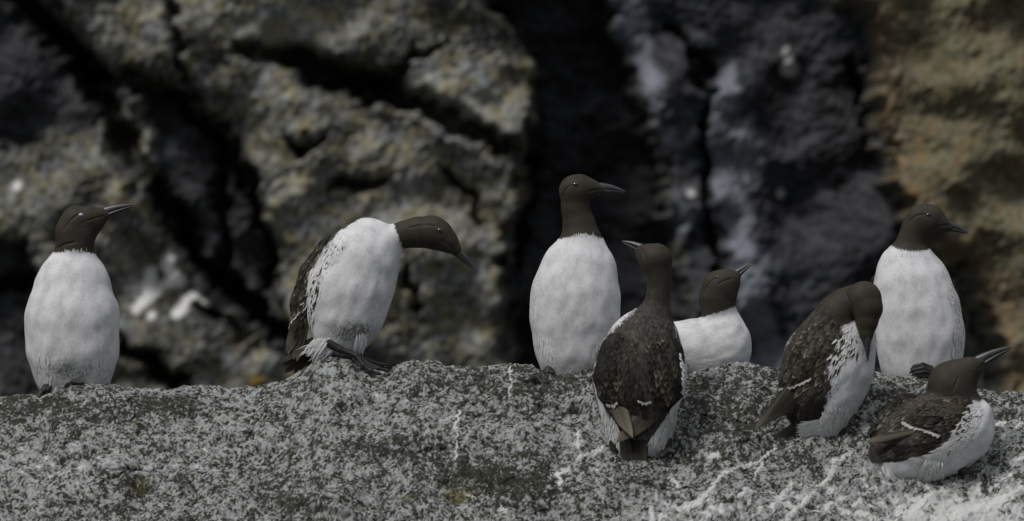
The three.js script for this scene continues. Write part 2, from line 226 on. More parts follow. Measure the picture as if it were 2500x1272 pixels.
function boundsOf(lists) { const lo = [1e9, 1e9, 1e9], hi = [-1e9, -1e9, -1e9]; for (const l of lists) for (const [x, y, z, r] of l) { const c = [x, -y, z]; for (let i = 0; i < 3; i++) { lo[i] = Math.min(lo[i], c[i] - r - 6); hi[i] = Math.max(hi[i], c[i] + r + 6); } } return [lo, hi]; }
function netSurface(f, [lo, hi], h) {              // surface nets over a grid of cell h; far blocks are skipped
  const n = [0, 1, 2].map((i) => Math.ceil((hi[i] - lo[i]) / h) + 2), [nx, ny, nz] = n, val = new Float32Array(nx * ny * nz), B = 6;
  for (let bz = 0; bz < nz; bz += B) for (let by = 0; by < ny; by += B) for (let bx = 0; bx < nx; bx += B) {
    const d0 = f(lo[0] + (bx + B / 2) * h, lo[1] + (by + B / 2) * h, lo[2] + (bz + B / 2) * h), skip = Math.abs(d0) > B * h * 1.5;
    for (let z = bz; z < Math.min(bz + B, nz); z++) for (let y = by; y < Math.min(by + B, ny); y++) for (let x = bx; x < Math.min(bx + B, nx); x++) val[(z * ny + y) * nx + x] = skip ? d0 : f(lo[0] + x * h, lo[1] + y * h, lo[2] + z * h);
  }
  const id = new Int32Array(nx * ny * nz).fill(-1), pts = [], idx = [], sx = 1, sy = nx, sz = nx * ny, cor = [0, sx, sy, sx + sy, sz, sx + sz, sy + sz, sx + sy + sz];
  const edges = [[0, 1], [2, 3], [4, 5], [6, 7], [0, 2], [1, 3], [4, 6], [5, 7], [0, 4], [1, 5], [2, 6], [3, 7]];
  for (let z = 0; z < nz - 1; z++) for (let y = 0; y < ny - 1; y++) for (let x = 0; x < nx - 1; x++) {
    const o = z * sz + y * sy + x; let m = 0; for (let c = 0; c < 8; c++) if (val[o + cor[c]] < 0) m |= 1 << c;
    if (m === 0 || m === 255) continue;
    let ax = 0, ay = 0, az = 0, k = 0;
    for (const [a, b] of edges) { if (((m >> a) & 1) === ((m >> b) & 1)) continue; const va = val[o + cor[a]], t = va / (va - val[o + cor[b]]); ax += (a & 1) + ((b & 1) - (a & 1)) * t; ay += ((a >> 1) & 1) + (((b >> 1) & 1) - ((a >> 1) & 1)) * t; az += (a >> 2) + ((b >> 2) - (a >> 2)) * t; k++; }
    id[o] = pts.length; pts.push([lo[0] + (x + ax / k) * h, lo[1] + (y + ay / k) * h, lo[2] + (z + az / k) * h]);
  }
  const quad = (a, b, c, d, turn) => { if (a < 0 || b < 0 || c < 0 || d < 0) return; if (turn) idx.push(a, c, b, a, d, c); else idx.push(a, b, c, a, c, d); };
  for (let z = 1; z < nz - 1; z++) for (let y = 1; y < ny - 1; y++) for (let x = 1; x < nx - 1; x++) {
    const o = z * sz + y * sy + x, v = val[o] < 0;
    if (v !== val[o + sx] < 0) quad(id[o - sy - sz], id[o - sz], id[o], id[o - sy], !v);
    if (v !== val[o + sy] < 0) quad(id[o - sx - sz], id[o - sx], id[o], id[o - sz], !v);
    if (v !== val[o + sz] < 0) quad(id[o - sx - sy], id[o - sy], id[o], id[o - sx], !v);
  }
  for (let i = 0; i < pts.length; i++) pts[i] = onto(f, pts[i], 1);
  return { pts, idx };
}

const WHITE = [.74, .74, .75], BROWN = [.05, .0435, .034], BACK = [.036, .032, .027], BLACK = [.014, .013, .012];
class Blades {                                     // feathers: thin bent leaf shapes with a raised shaft
  constructor() { this.pos = []; this.col = []; this.idx = []; }
  add(f, p0, dir, L, W, o = {}) {
    const n = o.seg ?? 5, { lift = 1, root = .2, stiff = 0, bend = [0, 0, 0], base = BACK, tip = base, edge = base, taper = .55, bulge = 1 } = o;
    let p = p0.slice(), d = dir.slice(), l = Math.hypot(...d); d = d.map((v) => v / l);
    const at = this.pos.length / 3; let nor = o.normal ?? grad(f, p, 1.5);
    for (let i = 0; i <= n; i++) {
      const t = i / n;
      if (!o.normal && !stiff) nor = grad(f, p, 1.5);
      const s = [d[1] * nor[2] - d[2] * nor[1], d[2] * nor[0] - d[0] * nor[2], d[0] * nor[1] - d[1] * nor[0]], sl = Math.hypot(...s) || 1;
      const w = W * .5 * (t < taper ? mix(.55, 1, Math.sin(t / taper * Math.PI / 2)) : Math.pow(Math.max(0, 1 - ((t - taper) / (1 - taper)) ** 1.6), o.point ?? .6)) * bulge, up = root + lift * t * t;
      const c = mix3(base, tip, step(.55, 1, t)), e = mix3(edge, tip, step(.5, 1, t));
      for (const k of [-1, 0, 1]) { const rise = up + (k === 0 ? W * .035 : 0); for (let a = 0; a < 3; a++) this.pos.push(p[a] + s[a] / sl * w * k + nor[a] * rise); this.col.push(...(k === 0 ? c : e)); }
      if (i < n) {
        const q = [0, 1, 2].map((a) => p[a] + (d[a] + bend[a] * t) * L / n);
        if (stiff < 1) { const r = onto(f, q, 2); p = [0, 1, 2].map((a) => mix(r[a], q[a], stiff)); } else p = q;
        const g = stiff < 1 ? grad(f, p, 1.5) : nor, dd = d.map((v, a) => v + bend[a] / n), dot = stiff < 1 ? (dd[0] * g[0] + dd[1] * g[1] + dd[2] * g[2]) * (1 - stiff) : 0;
        d = dd.map((v, a) => v - g[a] * dot); l = Math.hypot(...d) || 1; d = d.map((v) => v / l);
      }
    }
    for (let i = 0; i < n; i++) { const a = at + i * 3; this.idx.push(a, a + 3, a + 1, a + 1, a + 3, a + 4, a + 1, a + 4, a + 2, a + 2, a + 4, a + 5); }
  }
  geometry(toLocal) { const g = new THREE.BufferGeometry(); g.setAttribute('position', new THREE.Float32BufferAttribute(toLocal(this.pos), 3)); g.setAttribute('color', new THREE.Float32BufferAttribute(this.col, 3)); g.setIndex(this.idx); g.computeVertexNormals(); return g; }
}
let taken = 0;
function bird(cfg) {
  const R = rng(100 + taken * 17), z0 = cfg.z0, [bx, by] = cfg.base, k = (D - z0 * S) / D * S;
  const root = new THREE.Group(); root.name = taken ? 'guillemot_' + String(taken).padStart(3, '0') : 'guillemot'; taken++;
  root.position.copy(place(bx, by, z0)); scene.add(root);
  root.userData = { label: cfg.label, category: 'bird', group: 'guillemots on the rock ledge' };
  const toLocal = (a) => { const o = new Float32Array(a.length); for (let i = 0; i < a.length; i += 3) { o[i] = (a[i] - bx) * k; o[i + 1] = (a[i + 1] + by) * k; o[i + 2] = a[i + 2] * k; } return o; };
  const part = (name, g, mat, parent = root, kind) => { const m = new THREE.Mesh(g, mat); m.name = name; m.castShadow = m.receiveShadow = true; if (kind) m.userData.kind = kind; parent.add(m); return m; };
  const finish = (net, colour, displace) => {
    const pos = [], col = [];
    for (const p of net.pts) { let q = p; if (displace) { const d = displace(p), g = d ? grad(displace.f, p) : null; if (d) q = [p[0] + g[0] * d, p[1] + g[1] * d, p[2] + g[2] * d]; } pos.push(...q); col.push(...colour(p)); }
    const g = new THREE.BufferGeometry(); g.setAttribute('position', new THREE.Float32BufferAttribute(toLocal(pos), 3)); g.setAttribute('color', new THREE.Float32BufferAttribute(col, 3)); g.setIndex(net.idx); g.computeVertexNormals(); return g;
  };
  // body, neck and head: one continuous skin
  const q = cfg.q ?? .82, bodyF = union(cfg.body.flatMap((c) => chain(c, q)), 14), headF = union(cfg.head.flatMap((c) => chain(c, .92)), cfg.headK ?? 9), whole0 = join(bodyF, headF, cfg.neckK ?? 12);
  const cuts = [];
  for (const line of cfg.furrows ?? []) { const pts = line.map(([x, y, r]) => { const h = hit(whole0, x, y); return h && [h[0], -h[1], h[2] + r * .35, r]; }).filter(Boolean); for (let i = 0; i + 1 < pts.length; i++) cuts.push(cone(pts[i], pts[i + 1])); }
  const whole = cuts.length ? (x, y, z) => { let d = whole0(x, y, z); if (d > -12 && d < 12) for (const c of cuts) { const e = -c(x, y, z); d = -smin(-d, -e, 3.2); } return d; } : whole0;
  const tail = cfg.tailward, tl = Math.hypot(...tail), T = tail.map((v) => v / tl);
  const along = (p) => p[0] * T[0] + p[1] * T[1] + p[2] * T[2];
  const ruffle = (p, a, c) => { const s = along(p), sx = (p[0] - T[0] * s), sy = (p[1] - T[1] * s), sz = (p[2] - T[2] * s); return noise(sx / a + T[0] * s / c, sy / a + T[1] * s / c, sz / a + T[2] * s / c + taken * 9); };
  const [cx, cy, nxp, nyp] = cfg.collar ?? [0, -1e6, 0, 1];
  const markings = (p) => {                        // 0 white .. 1 dark, and whether head brown
    const fine = ruffle(p, 3.4, 11), mid = ruffle(p, 9, 26);
    let brown = 0, dark = 0;
    const cd = (p[0] - cx) * nxp + (p[1] + cy) * nyp + (cfg.collarBow ? cfg.collarBow * Math.abs(p[0] - cx) : 0) + 1.6 * fine + 2 * mid;
    if (cfg.collar) brown = step(-2.2, 2.2, cd) * step(cfg.collarReach ?? 5, (cfg.collarReach ?? 5) - 2.5, headF(...p) - bodyF(...p) + 1.6 * fine);
    if (cfg.dark && p[2] > (cfg.darkBack ?? -30)) { const pd = polyDist(p[0] + 5 * mid, -p[1] + 4 * fine, cfg.dark); dark = step(2.5 + 5 * fine, -2.5 + 5 * fine, pd); }
    if (cfg.dorsal) { const g = grad(bodyF, p, 2), dot = g[0] * cfg.dorsal[0] + g[1] * cfg.dorsal[1] + g[2] * cfg.dorsal[2]; dark = Math.max(dark, step(-.06, .06, dot - cfg.dorsalAt + .1 * mid + .1 * fine)); }
    return [brown, dark, fine, mid];
  };
  const skin = (p) => {
    const [brown, dark, fine, mid] = markings(p), soft = fbm(p[0] / 46, p[1] / 60, p[2] / 46 + taken, 5);
    let c = WHITE.map((v, i) => v * (1 - .19 * step(-.3, .65, soft + .2 * fine) - .07 * step(-.3, .9, fine) - .08 * step(-.1, .8, ruffle(p, 2.3, 15))) * (i === 2 ? 1.02 : 1));
    if (cfg.flecks) { const fd = polyDist(p[0], -p[1], cfg.flecks), s = ruffle(p, 4.2, 17) + .35 * ruffle(p, 9, 21); c = mix3(c, [.04, .04, .042], step(14, -14, fd) * step(.42, .62, s)); }
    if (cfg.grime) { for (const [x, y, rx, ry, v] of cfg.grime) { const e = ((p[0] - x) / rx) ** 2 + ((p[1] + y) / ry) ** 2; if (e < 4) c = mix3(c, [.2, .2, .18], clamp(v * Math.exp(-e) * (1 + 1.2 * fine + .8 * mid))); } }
    const mott = clamp(.5 + .5 * mid + .35 * fine);
    c = mix3(c, mix3(BACK.map((v) => v * .8), [.1, .093, .082], mott * mott), dark);
    const bt = .88 + .22 * soft + .13 * noiseB(p[0] / 4, p[1] / 4, p[2] / 4) + .1 * fine;
    const slaty = cfg.neckGrey ? step(-40, 60, -p[1] - cfg.neckGrey + 30 * soft + 14 * mid) : 0;
    c = mix3(c, mix3(BROWN, mix3([.036, .034, .031], [.075, .071, .065], mott), slaty).map((v) => v * bt), brown);
    return c;
  };
  const disp = (p) => { const [brown, dark] = markings(p); return mix(.16 * ruffle(p, 6, 24) + .08 * ruffle(p, 3.2, 10) + 1.6 * ruffle(p, 40, 70), .22 * noiseB(p[0] / 4.5, p[1] / 4.5, p[2] / 4.5), brown); }; disp.f = whole;
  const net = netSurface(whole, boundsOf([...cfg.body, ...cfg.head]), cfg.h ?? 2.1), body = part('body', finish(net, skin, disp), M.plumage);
  // wings with their own skin, covert feathers (uncountable) and flight feathers
  let cover = whole;
  for (const w of cfg.wings ?? []) {
    const wf = union(chain(w.form, w.q ?? .45), 10);
    const wcol = (p) => { const m = clamp(.5 + .5 * ruffle(p, 7, 15) + .4 * ruffle(p, 3, 8)); return mix3(BACK.map((v) => v * .35), [.04, .035, .028], m * m); };
    const wn = netSurface(wf, boundsOf([w.form]), 2.6), wing = part('wing', finish(wn, wcol, null), M.plumage), onWing = join(whole, wf, 8);
    cover = join(cover, wf, 8);
    const wt = w.tailward ?? T;
    if (w.coverts) {
      const B = new Blades(), front = wn.pts.filter((p) => grad(wf, p)[2] > -.1 && (!w.cut || polyDist(p[0], -p[1], w.cut) < 0));
      const tx = wt[0], ty = wt[1], tn = Math.hypot(tx, ty), ux = tx / tn, uy = ty / tn, reach = front.map((p) => p[0] * ux + p[1] * uy), across = front.map((p) => -p[0] * uy + p[1] * ux);
      const s0 = Math.min(...reach), s1 = Math.max(...reach), c0 = Math.min(...across), c1 = Math.max(...across), gap = w.gap ?? 14;
      for (let s = s1 - 4, row = 0; s > s0; s -= gap * (.9 + .2 * R()), row++) {
        const far = (s - s0) / (s1 - s0), size = mix(.75, 1.35, far);
        for (let c = c0 + (row % 2) * 5; c < c1; c += 10 * size) {
          const ss = s + (R() - .5) * 5, cc = c + (R() - .5) * 4, x = ux * ss - uy * cc, y = uy * ss + ux * cc, p = hit(wf, x, -y); if (!p || (w.cut && polyDist(x, -y, w.cut) > 0)) continue;
          const worn = step(.0, .45, fbm(x / 40, y / 40, row * .07 + 4, 2) + (R() - .45) * .6), b = mix3([.008, .007, .006], [.034, .029, .023], R() * R()), e = mix3(b, [.33, .295, .235], .14 + worn * (.35 + .5 * R()));
          B.add(onWing, p, wt.map((v) => v + (R() - .5) * .3), (25 + 9 * R()) * size, (11 + 4 * R()) * size, { lift: 2 + 1.6 * R(), root: .2, base: b, edge: mix3(b, e, .2 + .35 * R()), tip: e, seg: 5, taper: .45, point: .75 + .5 * R() });
        }
      }
      part('covert_feathers', B.geometry(toLocal), M.feather, wing, 'stuff');
    }
    for (const [x, y, tx, ty, W, z, tz, tone] of w.flight ?? []) {     // long flight feathers, each on its own
      const B = new Blades(), a = [x, -y, z], d = [tx - x, -ty + y, tz - z], L = Math.hypot(...d), b = mix3([.03, .026, .021], [.2, .182, .15], clamp(tone));
      B.add(onWing, a, d, L, W, { stiff: 1, normal: w.flightNormal ?? [0, .1, 1], lift: 0, root: 1, base: b, edge: mix3(b, [.012, .011, .009], .8), tip: mix3(b, [.3, .27, .21], .3), seg: 8, taper: .6 });
      part('flight_feather', B.geometry(toLocal), M.feather, wing);
    }
    if (w.bar) {                                   // white tips of the secondaries
      const B = new Blades(), n = w.bar.n;
      for (let i = 0; i < n; i++) { const t = i / (n - 1) * (w.bar.line.length - 1), s = Math.min(Math.floor(t), w.bar.line.length - 2), u = t - s, A = w.bar.line[s], C = w.bar.line[s + 1], h = hit(onWing, mix(A[0], C[0], u), mix(A[1], C[1], u)); if (!h) continue; B.add(onWing, h, (w.bar.dir ?? wt).map((v) => v + (R() - .5) * .35), (w.bar.len ?? 8) * (.6 + .8 * R()), 4.2, { lift: 1, root: 2.6 + 1.4 * R(), base: [.5, .49, .47], edge: [.6, .6, .58], tip: [.62, .62, .6], seg: 3 }); }
      part('white_feather_tips', B.geometry(toLocal), M.feather, wing, 'stuff');
    }
  }
  // loose feathers over the skin: pale flank tufts, dark back feathers
  const groups = {};
  for (const c of cfg.loose ?? []) {
    const B = groups[c.name] ??= new Blades(), dir = c.dir ?? T; let made = 0;
    for (let tries = 0; tries < c.n * 12 && made < c.n; tries++) {
      const xs = c.area.map((v) => v[0]), ys = c.area.map((v) => v[1]), x = mix(Math.min(...xs), Math.max(...xs), R()), y = mix(Math.min(...ys), Math.max(...ys), R());
      if (polyDist(x, y, c.area) > 0) continue; const h = hit(cover, x, y); if (!h) continue;
      const v = R(), b = mix3(c.base, c.base2 ?? c.base, v);
      B.add(cover, h, dir.map((a) => a + (R() - .5) * (c.spread ?? .4)), c.len * (.65 + .7 * R()), c.wid * (.7 + .6 * R()), { lift: c.lift ?? 2, stiff: c.stiff ?? 0, root: .2, base: b, edge: mix3(b, c.tip ?? b, .4), tip: c.tip ? mix3(b, c.tip, R()) : b, seg: c.seg ?? 4, taper: c.taper ?? .4 });
      made++;
    }
  }
  for (const n in groups) part(n, groups[n].geometry(toLocal), M.feather, body, 'stuff');
  if (cfg.tail) {
    const t = new THREE.Group(); t.name = 'tail'; root.add(t);
    for (const [x, y, tx, ty, W, z, tz, tone = 0] of cfg.tail) { const B = new Blades(), d = [tx - x, -ty + y, tz - z], b = mix3([.016, .014, .012], [.09, .08, .065], tone); B.add(cover, [x, -y, z], d, Math.hypot(...d), W, { stiff: 1, normal: cfg.tailNormal ?? [0, 0, 1], lift: 0, base: b, edge: mix3(b, [.05, .045, .04], .5), tip: mix3(b, [.2, .18, .15], .25), seg: 6, taper: .75 }); part('tail_feather', B.geometry(toLocal), M.feather, t); }
  }
  // bill: two horny halves with a slit between them
  {
    const b = cfg.bill, base = V(flip(b.base)), tip = V(flip(b.tip)), f = tip.clone().sub(base), L = f.length(); f.normalize();
    const up0 = V(b.up ?? [0, 1, 0]), side = f.clone().cross(up0).normalize(), up = side.clone().cross(f).normalize(), g = new THREE.Group(); g.name = 'bill'; root.add(g);
    for (const s of [1, -1]) {
      const pos = [], col = [], idx = [], N = 16, K = 10;
      for (let i = 0; i <= N; i++) {
        const t = i / N, tt = mix(-.35, s > 0 ? 1 : .955, t), tc = clamp(tt), H = b.h * (s > 0 ? .56 : .44) * Math.pow(Math.max(0, 1 - tc * .985), s > 0 ? .62 : .75), Wd = b.w * .5 * Math.pow(Math.max(0, 1 - tc * .985), .7);
        const arc = -b.droop * tc * tc * L * .1 + .02 * L * Math.sin(tc * Math.PI), c = base.clone().addScaledVector(f, tt * L).addScaledVector(up, arc + s * .45 + (1 - tc) * (b.gape ?? 0) * 0);
        for (let j = 0; j <= K; j++) { const a = Math.PI * j / K, p = c.clone().addScaledVector(side, Math.cos(a) * Wd).addScaledVector(up, s * Math.pow(Math.sin(a), .8) * H); pos.push(p.x, p.y, p.z); const rim = (j === 0 || j === K) && s > 0 ? step(.5, .05, tc) : 0, n = .8 + .4 * noise(p.x / 5, p.y / 5, p.z / 5); col.push(...mix3(s > 0 ? [.045, .047, .053] : [.02, .021, .023], [.2, .2, .205], rim * .3).map((v) => v * n)); }  // upper half paler and bluer: sky highlight painted into its colour
        if (i) for (let j = 0; j <= K; j++) { const a = (i - 1) * (K + 1) + j, a2 = (i - 1) * (K + 1) + (j + 1) % (K + 1), o = K + 1; idx.push(a, a + o, a2, a2, a + o, a2 + o); }
      }
      for (let j = 1; j < K; j++) idx.push(N * (K + 1), N * (K + 1) + j, N * (K + 1) + j + 1);
      const ge = new THREE.BufferGeometry(); ge.setAttribute('position', new THREE.Float32BufferAttribute(toLocal(pos), 3)); ge.setAttribute('color', new THREE.Float32BufferAttribute(col, 3)); ge.setIndex(idx); ge.computeVertexNormals();
      part(s > 0 ? 'upper_mandible' : 'lower_mandible', ge, M.bill, g).material.side = THREE.DoubleSide;
    }
  }
  for (const [x, y, r, closed] of cfg.eyes ?? []) {
    const h = hit(whole, x, y); if (!h) continue; const n = grad(whole, h), c = toLocal([h[0] - n[0] * r * .55, h[1] - n[1] * r * .55, h[2] - n[2] * r * .55]);
    const e = part('eye', new THREE.SphereGeometry(r * k, 20, 14).scale(1.15, .9, 1), closed ? M.lid : M.eye); e.position.set(...c);
    if (closed) e.userData.label = 'eye covered by its pale third eyelid';
  }
  // feet: dark scaly shank, toes and webs
  for (const ft of cfg.feet ?? []) {
    const fs = [], all = []; for (const line of ft.bones) { fs.push(...chain(line)); all.push(line); }
    const f0 = union(fs, 4), webs = (ft.webs ?? []).map((t) => t.map((p) => V(flip(p)))), tri = new THREE.Triangle(), q0 = new THREE.Vector3(), q1 = new THREE.Vector3();
    const f = webs.length ? (x, y, z) => { let d = f0(x, y, z); for (const w of webs) { tri.set(w[0], w[1], w[2]); q0.set(x, y, z); tri.closestPointToPoint(q0, q1); d = smin(d, q0.distanceTo(q1) - 1.6, 3); } return d; } : f0;
    part(ft.name ?? 'foot', finish(netSurface(f, boundsOf(all), 1.5), (p) => { const n = .5 + .5 * noise(p[0] / 3, p[1] / 3, p[2] / 3); return mix3([.007, .0068, .0065], [.03, .028, .025], n * n); }, null), M.foot);
  }
  return root;
}

function fan(n, rootA, rootB, tipA, tipB, W, toneA, toneB) {   // flight or tail feathers fanned between two edges: roots and tips are [x, y, z]
  return Array.from({ length: n }, (_, i) => { const t = i / (n - 1), a = mix3(rootA, rootB, t), b = mix3(tipA, tipB, Math.pow(t, .8)), j = hash(i, n, 5); return [a[0], a[1], b[0], b[1], W * (1.05 - .3 * t), a[2], b[2], mix(toneA, toneB, t) + (j - .5) * .45]; });
}
const zAt = (x, py) => ledgeZ(x, py);
bird({ label: 'guillemot standing upright at the far left, bill raised, one pale closed eye', base: [178, 940], z0: -78, tailward: [0, -1, 0],
  body: [[[180, 652, 0, 60], [178, 700, 4, 88], [177, 780, 8, 113], [178, 845, 8, 110], [178, 900, 0, 94], [178, 925, -4, 82]]],
  head: [[[182, 640, 2, 46], [183, 600, 4, 45], [180, 568, 6, 43], [188, 542, 8, 38]], [[188, 542, 8, 38], [218, 534, 12, 28], [246, 524, 14, 15], [266, 519, 14, 8]], [[195, 575, 8, 38], [232, 545, 12, 20], [258, 530, 14, 9]]],
  collar: [183, 611, 0, 1], collarBow: .18, furrows: [[[194, 524, 2], [180, 534, 2.4], [168, 548, 2.6], [157, 563, 2]], [[140, 607, 2], [160, 597, 3], [186, 591, 1.6]], [[255, 528, 1.4], [225, 536, 1.6], [205, 544, 1]]],
  eyes: [[201, 524, 6, 1]], bill: { base: [262, 521, 14], tip: [333, 499, 18], h: 29, w: 17, droop: .35 },
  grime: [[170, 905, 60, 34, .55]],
  feet: [{ bones: [[[118, 945, 68, 9], [108, 958, 84, 8], [102, 968, 92, 6]], [[118, 945, 68, 8], [126, 950, 92, 6], [132, 943, 96, 4]]] }, { bones: [[[178, 938, 66, 8], [188, 931, 84, 7], [207, 933, 92, 5]], [[178, 938, 66, 7], [170, 938, 90, 5]]] }],
  wings: [{ form: [[100, 700, -55, 24], [86, 780, -58, 26], [104, 870, -55, 14]] }, { form: [[238, 700, -58, 24], [246, 780, -62, 26], [236, 870, -58, 14]] }],
  flecks: [[96, 900], [112, 900], [120, 930], [104, 935]],
  loose: [{ name: 'collar_down', n: 16, area: [[160, 612], [215, 612], [215, 620], [160, 620]], dir: [0, 1, .1], spread: 1.2, len: 8, wid: 2, base: [.6, .6, .6], lift: 1, stiff: .3 }, { name: 'flank_feathers', n: 120, area: [[88, 860], [125, 860], [130, 945], [98, 950]], len: 22, wid: 4, base: WHITE, lift: 1.5, stiff: .3 }, { name: 'flank_feathers', n: 120, area: [[232, 870], [278, 870], [268, 935], [228, 935]], len: 22, wid: 4, base: WHITE, lift: 1.5, stiff: .3 }] });

bird({ label: 'guillemot leaning forward on the rock hump with neck stretched level', base: [850, 890], z0: -25, tailward: [-.35, -1, 0],
  body: [[[897, 590, 0, 56], [878, 642, 0, 90], [853, 705, 0, 101], [846, 758, 0, 92], [834, 808, 0, 68], [818, 838, 0, 44]], [[897, 592, 0, 56], [924, 602, 4, 54], [895, 690, 0, 70]]],
  collarReach: 1, head: [[[930, 588, 2, 30], [960, 579, 4, 29], [990, 572, 6, 32], [1020, 567, 8, 36], [1055, 567, 8, 39], [1070, 574, 8, 36]], [[1070, 574, 8, 34], [1092, 590, 9, 25], [1112, 608, 9, 15]]],
  neckK: 7, collar: [973, 578, 1, .36], furrows: [[[1066, 553, 2], [1046, 549, 2.2], [1022, 551, 2], [1000, 556, 1.4]], [[1078, 586, 1.4], [1095, 598, 2], [1108, 610, 1.4]]],
  eyes: [[1075, 562, 8]], bill: { base: [1104, 606, 9], tip: [1161, 657, 10], h: 29, w: 17, droop: .5, up: [.7, .7, 0] },
  dorsal: [-.72, .4, -.56], dorsalAt: .5, flecks: [[800, 590], [838, 585], [850, 610], [800, 660], [775, 760], [755, 800], [742, 740], [765, 660]],
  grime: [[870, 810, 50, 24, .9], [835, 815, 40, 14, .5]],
  wings: [{ form: [[806, 612, -22, 34], [764, 672, -14, 34], [738, 738, -8, 27], [728, 800, -6, 18], [706, 868, -6, 6]], q: .8, coverts: 160, tailward: [-.4, -.9, 0], flight: [[742, 760, 706, 862, 20, 8, 4, .1], [736, 740, 699, 850, 16, 10, 4, .25], [748, 780, 716, 880, 18, 6, 2, .1], [752, 790, 724, 884, 16, 5, 2, .3]], bar: { n: 5, line: [[732, 762], [716, 782]], dir: [-.4, -.9, 0] } }],
  tail: [[768, 826, 678, 888, 20, -4, -2, .1], [770, 830, 686, 902, 20, -8, -6, .05], [774, 836, 694, 912, 20, -14, -12, 0], [778, 840, 716, 912, 20, -20, -18, .05], [770, 826, 690, 884, 14, 2, 3, .35]], tailNormal: [.3, .3, .9],
  loose: [{ name: 'undertail_down', n: 280, area: [[768, 826], [806, 822], [822, 850], [790, 852]], dir: [-.75, -.8, .1], spread: .6, len: 54, wid: 3.6, base: [.66, .66, .66], base2: WHITE, lift: 3, stiff: .8 }, { name: 'flank_feathers', n: 170, area: [[790, 600], [810, 600], [775, 690], [765, 800], [752, 790], [745, 730], [760, 660]], dir: [-.5, -.9, .1], spread: .5, len: 26, wid: 6, base: WHITE, base2: [.6, .6, .6], lift: 2.5, stiff: .3 }, { name: 'flank_feathers', n: 40, area: [[800, 600], [810, 600], [785, 680], [765, 780], [755, 780], [752, 720]], dir: [-.5, -.9, .1], spread: .5, len: 18, wid: 5, base: [.03, .03, .03], lift: 3, stiff: .3 }, { name: 'thigh_feathers', n: 60, area: [[870, 815], [898, 812], [894, 832], [878, 838]], dir: [-.1, -1, 0], spread: .3, len: 36, wid: 5, base: WHITE, lift: 1.5, stiff: .8 }],
  feet: [{ name: 'leg', bones: [[[804, 836, 44, 14], [832, 852, 52, 8], [872, 867, 58, 6.5]], [[872, 867, 58, 7], [888, 890, 70, 4.6], [906, 903, 76, 4.4], [926, 910, 80, 3.6], [934, 913, 82, 1.4]], [[872, 867, 58, 6], [900, 886, 60, 4.4], [925, 898, 62, 4.4], [946, 903, 62, 3.4], [954, 906, 62, 1.4]], [[872, 866, 56, 5], [908, 882, 44, 4], [934, 889, 38, 4], [948, 890, 34, 3]]], webs: [[[880, 874, 60], [908, 901, 74], [924, 897, 62]]] }, { name: 'leg', bones: [[[884, 830, 0, 12], [886, 866, 4, 7]], [[886, 866, 4, 7], [920, 892, 20, 5], [944, 896, 24, 4]]] }] });

bird({ label: 'tallest guillemot standing upright mid-ledge, bill level to the right', base: [1402, 910], z0: -80, tailward: [0, -1, 0],
  body: [[[1420, 625, 0, 64], [1412, 666, 2, 90], [1405, 725, 6, 106], [1403, 772, 6, 106], [1403, 840, 4, 95], [1400, 885, 0, 80]]],
  head: [[[1420, 640, 2, 60], [1419, 588, 4, 48], [1414, 548, 4, 38], [1405, 510, 6, 33], [1404, 466, 8, 37], [1416, 460, 8, 33]], [[1416, 460, 8, 31], [1440, 461, 11, 22], [1476, 463, 13, 9]]],
  collar: [1424, 571, 0, 1], collarBow: .22, furrows: [[[1392, 452, 1.8], [1380, 464, 2.2], [1373, 480, 1.8]], [[1436, 468, 1.4], [1456, 464, 2], [1472, 464, 1.5]]],
  eyes: [[1404, 450, 7.5]], bill: { base: [1468, 463, 13], tip: [1527, 466, 16], h: 29, w: 17, droop: .6 },
  flecks: [[1300, 680], [1312, 690], [1310, 790], [1298, 780]],
  feet: [{ bones: [[[1344, 905, 60, 9], [1338, 902, 84, 9], [1336, 908, 92, 7]], [[1338, 900, 84, 6], [1348, 908, 94, 5]], [[1338, 900, 84, 6], [1330, 908, 92, 4]]] }],
  wings: [{ form: [[1340, 670, -52, 24], [1325, 740, -54, 26], [1334, 850, -55, 14]] }, { form: [[1476, 670, -52, 24], [1484, 740, -58, 26], [1476, 850, -55, 14]] }],
  loose: [{ name: 'collar_down', n: 18, area: [[1400, 572], [1450, 572], [1450, 580], [1400, 580]], dir: [0, 1, .1], spread: 1.2, len: 8, wid: 2, base: [.6, .6, .6], lift: 1, stiff: .3 }, { name: 'flank_feathers', n: 120, area: [[1310, 800], [1340, 800], [1360, 905], [1330, 900]], dir: [.1, -1, 0], len: 24, wid: 4, base: WHITE, lift: 1.5, stiff: .3 }, { name: 'flank_feathers', n: 80, area: [[1455, 800], [1495, 800], [1480, 880], [1440, 890]], len: 24, wid: 4, base: WHITE, lift: 1.5, stiff: .3 }] });

